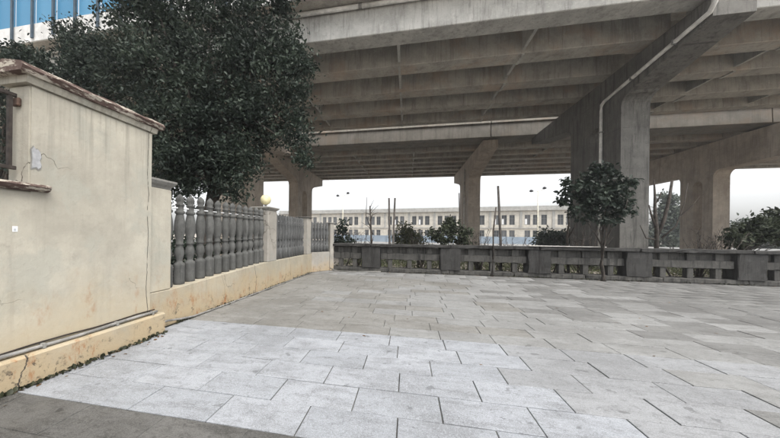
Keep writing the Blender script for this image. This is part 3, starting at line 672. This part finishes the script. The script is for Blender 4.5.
lt2 = px_blobs([(20, 66, 14, 6.2, .5), (4, 74, 16, 6.2, .6), (34, 62, 9, 6.2, .3), (44, 74, 12, 6.2, .4), (-25, 78, 26, 6.2, .7), (10, 110, 34, 6.0, 1.0), (15, 150, 30, 6.0, .8), (12, 54, 5, 6.2, .1)])
tree('dark_tree', 'low dark green tree rising behind the iron railing at the far left', 'tree', (-11.5, 6.2, -.06), (-11.2, 6.1, 3.0), .12, lt2, 60, .28, 40, .10, 'leaf_dark', nlimb=20)
# hedge row behind the balustrade: separate dark shrubs
for i, (y, x, r, lab) in enumerate(((4.2, -5.0, .85, 'dark shrub behind the first balusters of the fence'), (5.9, -5.3, .9, 'dark shrub behind the fence left of the globe lamp'), (8.2, -5.0, .75, 'dark shrub behind the second bay of fence balusters'), (9.6, -4.5, .6, 'dark shrub behind the splayed end bay of the fence'))):
    tree('garden_shrub', lab, 'shrub', (x, y, -.06), (x, y, .6), .04, [((x, y, .62), (r * .8, r * 1.05, .62), 1.0)], 90, .25, 30, .10, 'leaf_dark', nlimb=14, group='shrubs behind the fence', crown='foliage')

# street tree in front of the low wall
bx, by = 5.62, 9.98
st_b = [((x, by + dy, z), (r, r * .9, r * .8), wgt) for x, dy, z, r, wgt in ((5.0, 0, 2.75, .42, .8), (5.6, .1, 2.95, .5, 1), (6.0, -.05, 2.7, .42, .8), (5.35, -.15, 2.35, .45, .9), (5.9, .1, 2.25, .38, .7), (5.5, 0, 3.3, .25, .35), (4.75, .1, 2.4, .25, .35), (6.2, .05, 2.3, .22, .25), (4.62, 0, 2.9, .14, .12), (4.8, 0, 2.05, .18, .18), (6.25, 0, 2.95, .15, .12), (5.15, .05, 1.95, .26, .3), (5.85, -.05, 1.92, .26, .3), (5.5, -.15, 1.8, .2, .18), (6.25, .0, 2.0, .16, .12))]
t = tree('street_tree', 'small leafy tree with a forked trunk in front of the low wall', 'tree', (bx, by, 0), (5.55, by, 1.5), .055, st_b, 30, .15, 15, .135, 'leaf_dark', nlimb=11, aspect=.5, droop=.5, shell=.25)
# shrubs and bushes behind the low wall
def shrub(label, blobs, base, mat, leaf=.12, n=30, sub=.16, nl=12, name='shrub', r0=.03, grp='shrubs behind the low wall', nlimb=16, bark='bark'):
    return tree(name, label, 'shrub', base, (base[0], base[1], max(.5, blobs[0][0][2] * .7)), r0, blobs, n, sub, nl, leaf, M and mat, nlimb=nlimb, group=grp, shell=.3, crown='foliage', bark=bark)
def pb(l, Y, dep=.5):
    o = []
    for x, y, r, wgt in l:
        c = on_y(x, y, Y); rr = abs(on_y(x + r, y, Y).x - c.x); o.append((c, (rr, min(rr, dep), rr), wgt))
    return o
shrub('upright dark shrub beside the end of the balustrade fence', pb([(341, 236, 8, .9), (344, 226, 6, .5), (337, 243, 7, .6), (348, 240, 6, .4)], 11.2), (-2.0, 11.2, -.06), 'leaf_dark', .11, 34)
shrub('bushy dark shrub in front of the slender brown pier', pb([(446, 235, 10, 1), (455, 228, 9, .9), (440, 240, 9, .7), (462, 238, 8, .6), (449, 222, 6, .4), (434, 233, 5, .3), (468, 232, 4, .2)], 11.4), (1.6, 11.4, -.06), 'leaf_mid', .13, 34)
shrub('wide dusty shrub above the low wall at the right edge', pb([(745, 236, 14, 1), (765, 234, 15, 1), (785, 232, 18, 1), (733, 242, 9, .5), (756, 226, 9, .5), (778, 224, 8, .4), (775, 212, 4, .15), (800, 230, 20, 1), (825, 234, 18, .8)], 11.6), (10.2, 11.6, -.06), 'leaf_mid', .14, 40, .2, 14, nlimb=40)
shrub('round pale olive bush beyond the low wall', pb([(407, 238, 12, 1), (400, 242, 9, .6), (416, 242, 9, .6), (408, 230, 7, .4)], 26, 1.6), (.6, 26, -.06), 'leaf_pale', .22, 46, .4, 22)
shrub('grey green bush below the street lamp', pb([(548, 238, 10, 1), (556, 240, 9, .8), (540, 241, 8, .6), (565, 238, 8, .6), (575, 240, 9, .6)], 34, 1.6), (16.5, 34, -.06), 'leaf_far', .3, 44, .5, 20)
for l, lab, bx_ in (([(356, 241, 7, .6), (384, 242, 8, .6), (372, 243, 8, .6)], 'hazy grey bush at the foot of the long building, left part', -6), ([(470, 240, 9, .7), (488, 241, 9, .7), (503, 240, 8, .6), (518, 241, 8, .6)], 'hazy grey bush at the foot of the long building, beside the slender pier', 12)):
    pass
ft = pb([(668, 212, 9, .7), (665, 226, 12, .9), (674, 222, 8, .6), (669, 200, 6, .35), (648, 238, 10, .6), (690, 238, 14, .7), (660, 242, 16, .9)], 60, 4)
tree('distant_tree', 'hazy grey green tree seen between the two right hand piers', 'tree', (42.6, 60, -.06), (42.6, 60, 4), .3, ft, 60, 1.0, 26, .55, 'leaf_far', nlimb=24, group='distant trees')
ft = pb([(745, 234, 16, 1), (775, 232, 20, 1), (765, 240, 20, 1), (810, 230, 24, 1)], 60, 5)
tree('distant_tree', 'low hazy tree behind the shrub at the right edge', 'tree', (57, 60, -.06), (57, 60, 2), .3, ft, 50, 1.1, 26, .6, 'leaf_far', nlimb=20, group='distant trees')

# bare saplings and poles
def bare(name, label, base, limbs, mat='bark', cat='tree', grp=None):
    t = thing(name, base, label, cat, grp)
    bm = bmesh.new()
    for pts, r0, r1 in limbs: tube(bm, pts, list(np.linspace(r0, r1, len(pts))), 7)
    bmesh.ops.recalc_face_normals(bm, faces=bm.faces); link('trunk', mesh_of(bm, 'trunk', True), M[mat], t); return t
def P(x, y, Y): return on_y(x, y, Y)
def foot(x, Y, dx=0): c = on_y(x, 245, Y); return Vector((c.x + dx, Y, -.06))
Y = 11.1
def twigs(a, b, n, L):
    o = []
    for _ in range(n):
        t = random.uniform(.35, 1); p = a.lerp(b, t); e = p + Vector((random.uniform(-1, 1) * L, random.uniform(-1, 1) * L, random.uniform(.3, 1) * L)); o.append(([p, p.lerp(e, .5) + Vector((0, 0, L * .05)), e], .012, .004))
    return o
a_, b_ = foot(373, Y), P(370, 206, Y)
bare('bare_sapling', 'thin bare sapling with fine twigs behind the first wall post', a_, [([a_, a_.lerp(b_, .5), b_], .05, .025), ([P(373, 235, Y), P(366, 215, Y), P(367, 197, Y)], .02, .008)] + twigs(a_, b_, 14, .35), grp='bare saplings')
for lab, xa, xb, yt, YY, r_ in (('straight dark pole, left one of the pair behind the low wall', 389, 389, 198, 11.15, .045), ('dark pole leaning slightly right, right one of the pair behind the low wall', 391, 395, 198, 11.2, .045),
                        ('tall dark pole behind the low wall left of the loose board', 501, 498, 186, 11.1, .05)):
    a_, b_ = foot(xa, YY), P(xb, yt, YY)
    bare('support_pole', lab, a_, [([a_, a_.lerp(b_, .4) + Vector((.03, 0, 0)), b_], r_, r_ * .75)], 'stake', 'pole', 'poles behind the low wall')
a_ = Vector((2.62, WALL_Y - .22, 0)); b_ = P(496, 207, WALL_Y - .15)
bare('bare_sapling', 'slim leaning bare sapling standing in front of the low wall', a_, [([a_, a_.lerp(b_, .3), a_.lerp(b_, .65) + Vector((-.04, 0, 0)), b_], .045, .02)], 'bark', grp='bare saplings')
a_ = foot(656, 11.3)
L_ = [([a_, P(657, 232, 11.3), P(655, 212, 11.3), P(655, 196, 11.3), P(654, 180, 11.3)], .07, .02), ([P(657, 236, 11.3), P(664, 220, 11.3), P(669, 200, 11.3), P(672, 181, 11.3)], .055, .035), ([P(656, 228, 11.3), P(651, 214, 11.3), P(649, 205, 11.3)], .035, .015),
      ([P(658, 240, 11.3), P(646, 238, 11.3), P(640, 225, 11.3)], .03, .01), ([P(662, 238, 11.3), P(676, 226, 11.3), P(684, 205, 11.3), P(688, 183, 11.3)], .025, .008), ([P(680, 216, 11.3), P(692, 206, 11.3), P(700, 196, 11.3)], .012, .005), ([P(655, 205, 11.3), P(660, 196, 11.3), P(661, 192, 11.3)], .02, .01)]
bare('pruned_tree', 'pruned bare tree with stubby upright limbs beside the grey pier', a_, L_, 'bark', grp=None)
a_ = foot(569, 11.0)
bare('bare_sapling', 'curved bare sapling just left of the leafy street tree', a_, [([a_, P(567, 236, 11), P(569, 224, 11), P(568, 212, 11)], .045, .02), ([P(568, 238, 11), P(575, 226, 11), P(578, 214, 11)], .025, .012)], grp='bare saplings')
a_ = foot(459, 13)
bare('support_pole', 'thin dark pole rising above the bushy dark shrub', a_, [([a_, P(459.5, 215, 13), P(459, 193, 13)], .03, .02)], 'stake', 'pole', 'poles behind the low wall')
for px_, YY, n_, hh, lab in ((357, 11.6, 22, 1.25, 'twiggy leafless bush left of the first blackened wall post'), (420, 11.8, 20, 1.1, 'twiggy leafless bush between pale olive bush and bushy dark shrub'), (478, 11.5, 22, 1.35, 'twiggy leafless bush just right of the slender brown pier'),
                             (515, 12.0, 18, 1.1, 'twiggy leafless bush behind the left end of the loose board'), (582, 11.4, 24, 1.5, 'twiggy leafless bush behind the trunk of the street tree'), (700, 11.6, 24, 1.4, 'twiggy leafless bush in front of the broad warm pier'), (716, 11.2, 16, 1.3, 'twiggy leafless bush left of the wide dusty shrub')):
    a_ = foot(px_, YY); L_ = []
    for _ in range(n_):
        e = a_ + Vector((random.gauss(0, .35), random.gauss(0, .25), hh * random.uniform(.75, 1.25))); mid = a_.lerp(e, .5) + Vector((random.gauss(0, .06), random.gauss(0, .05), .08))
        L_ += [([a_ + Vector((random.gauss(0, .05), random.gauss(0, .05), 0)), mid, e], .014, .005)] + [([mid.lerp(e, t), mid.lerp(e, t) + Vector((random.gauss(0, .14), random.gauss(0, .1), random.uniform(.05, .25)))], .006, .003) for t in (.2, .5, .8)]
    bare('twiggy_bush', lab, a_, L_, 'bark', 'bush', 'leafless bushes behind the low wall')
# slanting tree props seen through the wall openings
for i, (x, s) in enumerate(((-2.35, .3), (-.62, -.3), (-.1, .28), (.55, -.25), (2.05, .3), (2.45, .28), (2.95, -.3), (3.2, -.32), (4.75, .3), (5.2, -.28), (7.6, .3), (8.1, -.28), (10.2, .3))):
    a_ = Vector((x, WALL_Y + .75, -.06)); b_ = Vector((x + s, WALL_Y + .95, .78)); where = ('first', 'second', 'third', 'fourth', 'fifth', 'sixth', 'seventh', 'eighth', 'ninth', 'tenth', 'eleventh', 'twelfth', 'thirteenth')[i]
    bare('tree_prop', 'dark slanting prop behind the low wall openings, %s from the left' % where, a_, [([a_, b_], .03, .028)], 'stake', 'prop', 'tree props behind the low wall')

# moss, weeds and leaf litter
C = []
for y in np.arange(1.0, 3.18, .012): C.append((WX + .095 + abs(random.gauss(0, .022)), y, .006 + random.random() * .02))
for y in np.arange(3.3, 9.4, .02):
    if math.sin(y * 3.1) + math.sin(y * 7.3) > -.6: C.append((PX + .02 + abs(random.gauss(0, .02)), y, .006 + random.random() * .025))
for x in np.arange(-2.5, 14, .03):
    if math.sin(x * 2.3) + math.sin(x * 5.1) > 0: C.append((x, WALL_Y - .09 - abs(random.gauss(0, .05)), .006 + random.random() * .03))
me = leaves_mesh('moss', C, .045, aspect=.7); tag(link('moss', me, M['moss']), 'dark moss and weeds along the feet of the walls', 'moss', kind='stuff')
C = [(x, y, .008) for x, y in zip(RNG.uniform(-2.6, 7, 60), RNG.uniform(2, 10, 60))] + [(x, WALL_Y - .12 - abs(random.gauss(0, .12)), .012) for x in RNG.uniform(-2.3, 13, 160)] + [(WX + .1 + abs(random.gauss(0, .08)), y, .012) for y in RNG.uniform(1, 3.1, 30)]
me = leaves_mesh('leaf_litter', C, .05, aspect=.6)
for v in me.vertices: v.co.z = max(.003, .003 + (v.co.z - .01) * .25)
tag(link('leaf_litter', me, M['leaf_dry']), 'scattered dry brown leaves on the paving', 'leaves', kind='stuff')
# rough grass and weeds in the planting bed behind the wall
C = np.stack([RNG.uniform(-3, 15, 9000), WALL_Y + .6 + RNG.gamma(2, 2.2, 9000), RNG.uniform(-.04, .12, 9000)], 1)
me = leaves_mesh('dry_grass', C, .16, aspect=.22); tag(link('dry_grass', me, M['leaf_pale']), 'sparse dry grass in the bed behind the low wall', 'grass', kind='stuff')

# pale air
bm = bmesh.new(); box(bm, -305, 305, -40, 95, -1.1, 14)
hz = link('haze', mesh_of(bm, 'haze'), None); hz['kind'] = 'stuff'; tag(hz, 'thin pale haze in the air', 'haze')
hm_ = bpy.data.materials.new('haze'); hm_.use_nodes = True; hm_.node_tree.nodes.clear()
pv = hm_.node_tree.nodes.new('ShaderNodeVolumePrincipled'); pv.inputs['Color'].default_value = (.93, .95, 1, 1); pv.inputs['Density'].default_value = .0012; pv.inputs['Anisotropy'].default_value = .2
oo = hm_.node_tree.nodes.new('ShaderNodeOutputMaterial'); hm_.node_tree.links.new(pv.outputs[0], oo.inputs['Volume'])
hz.data.materials.append(hm_)
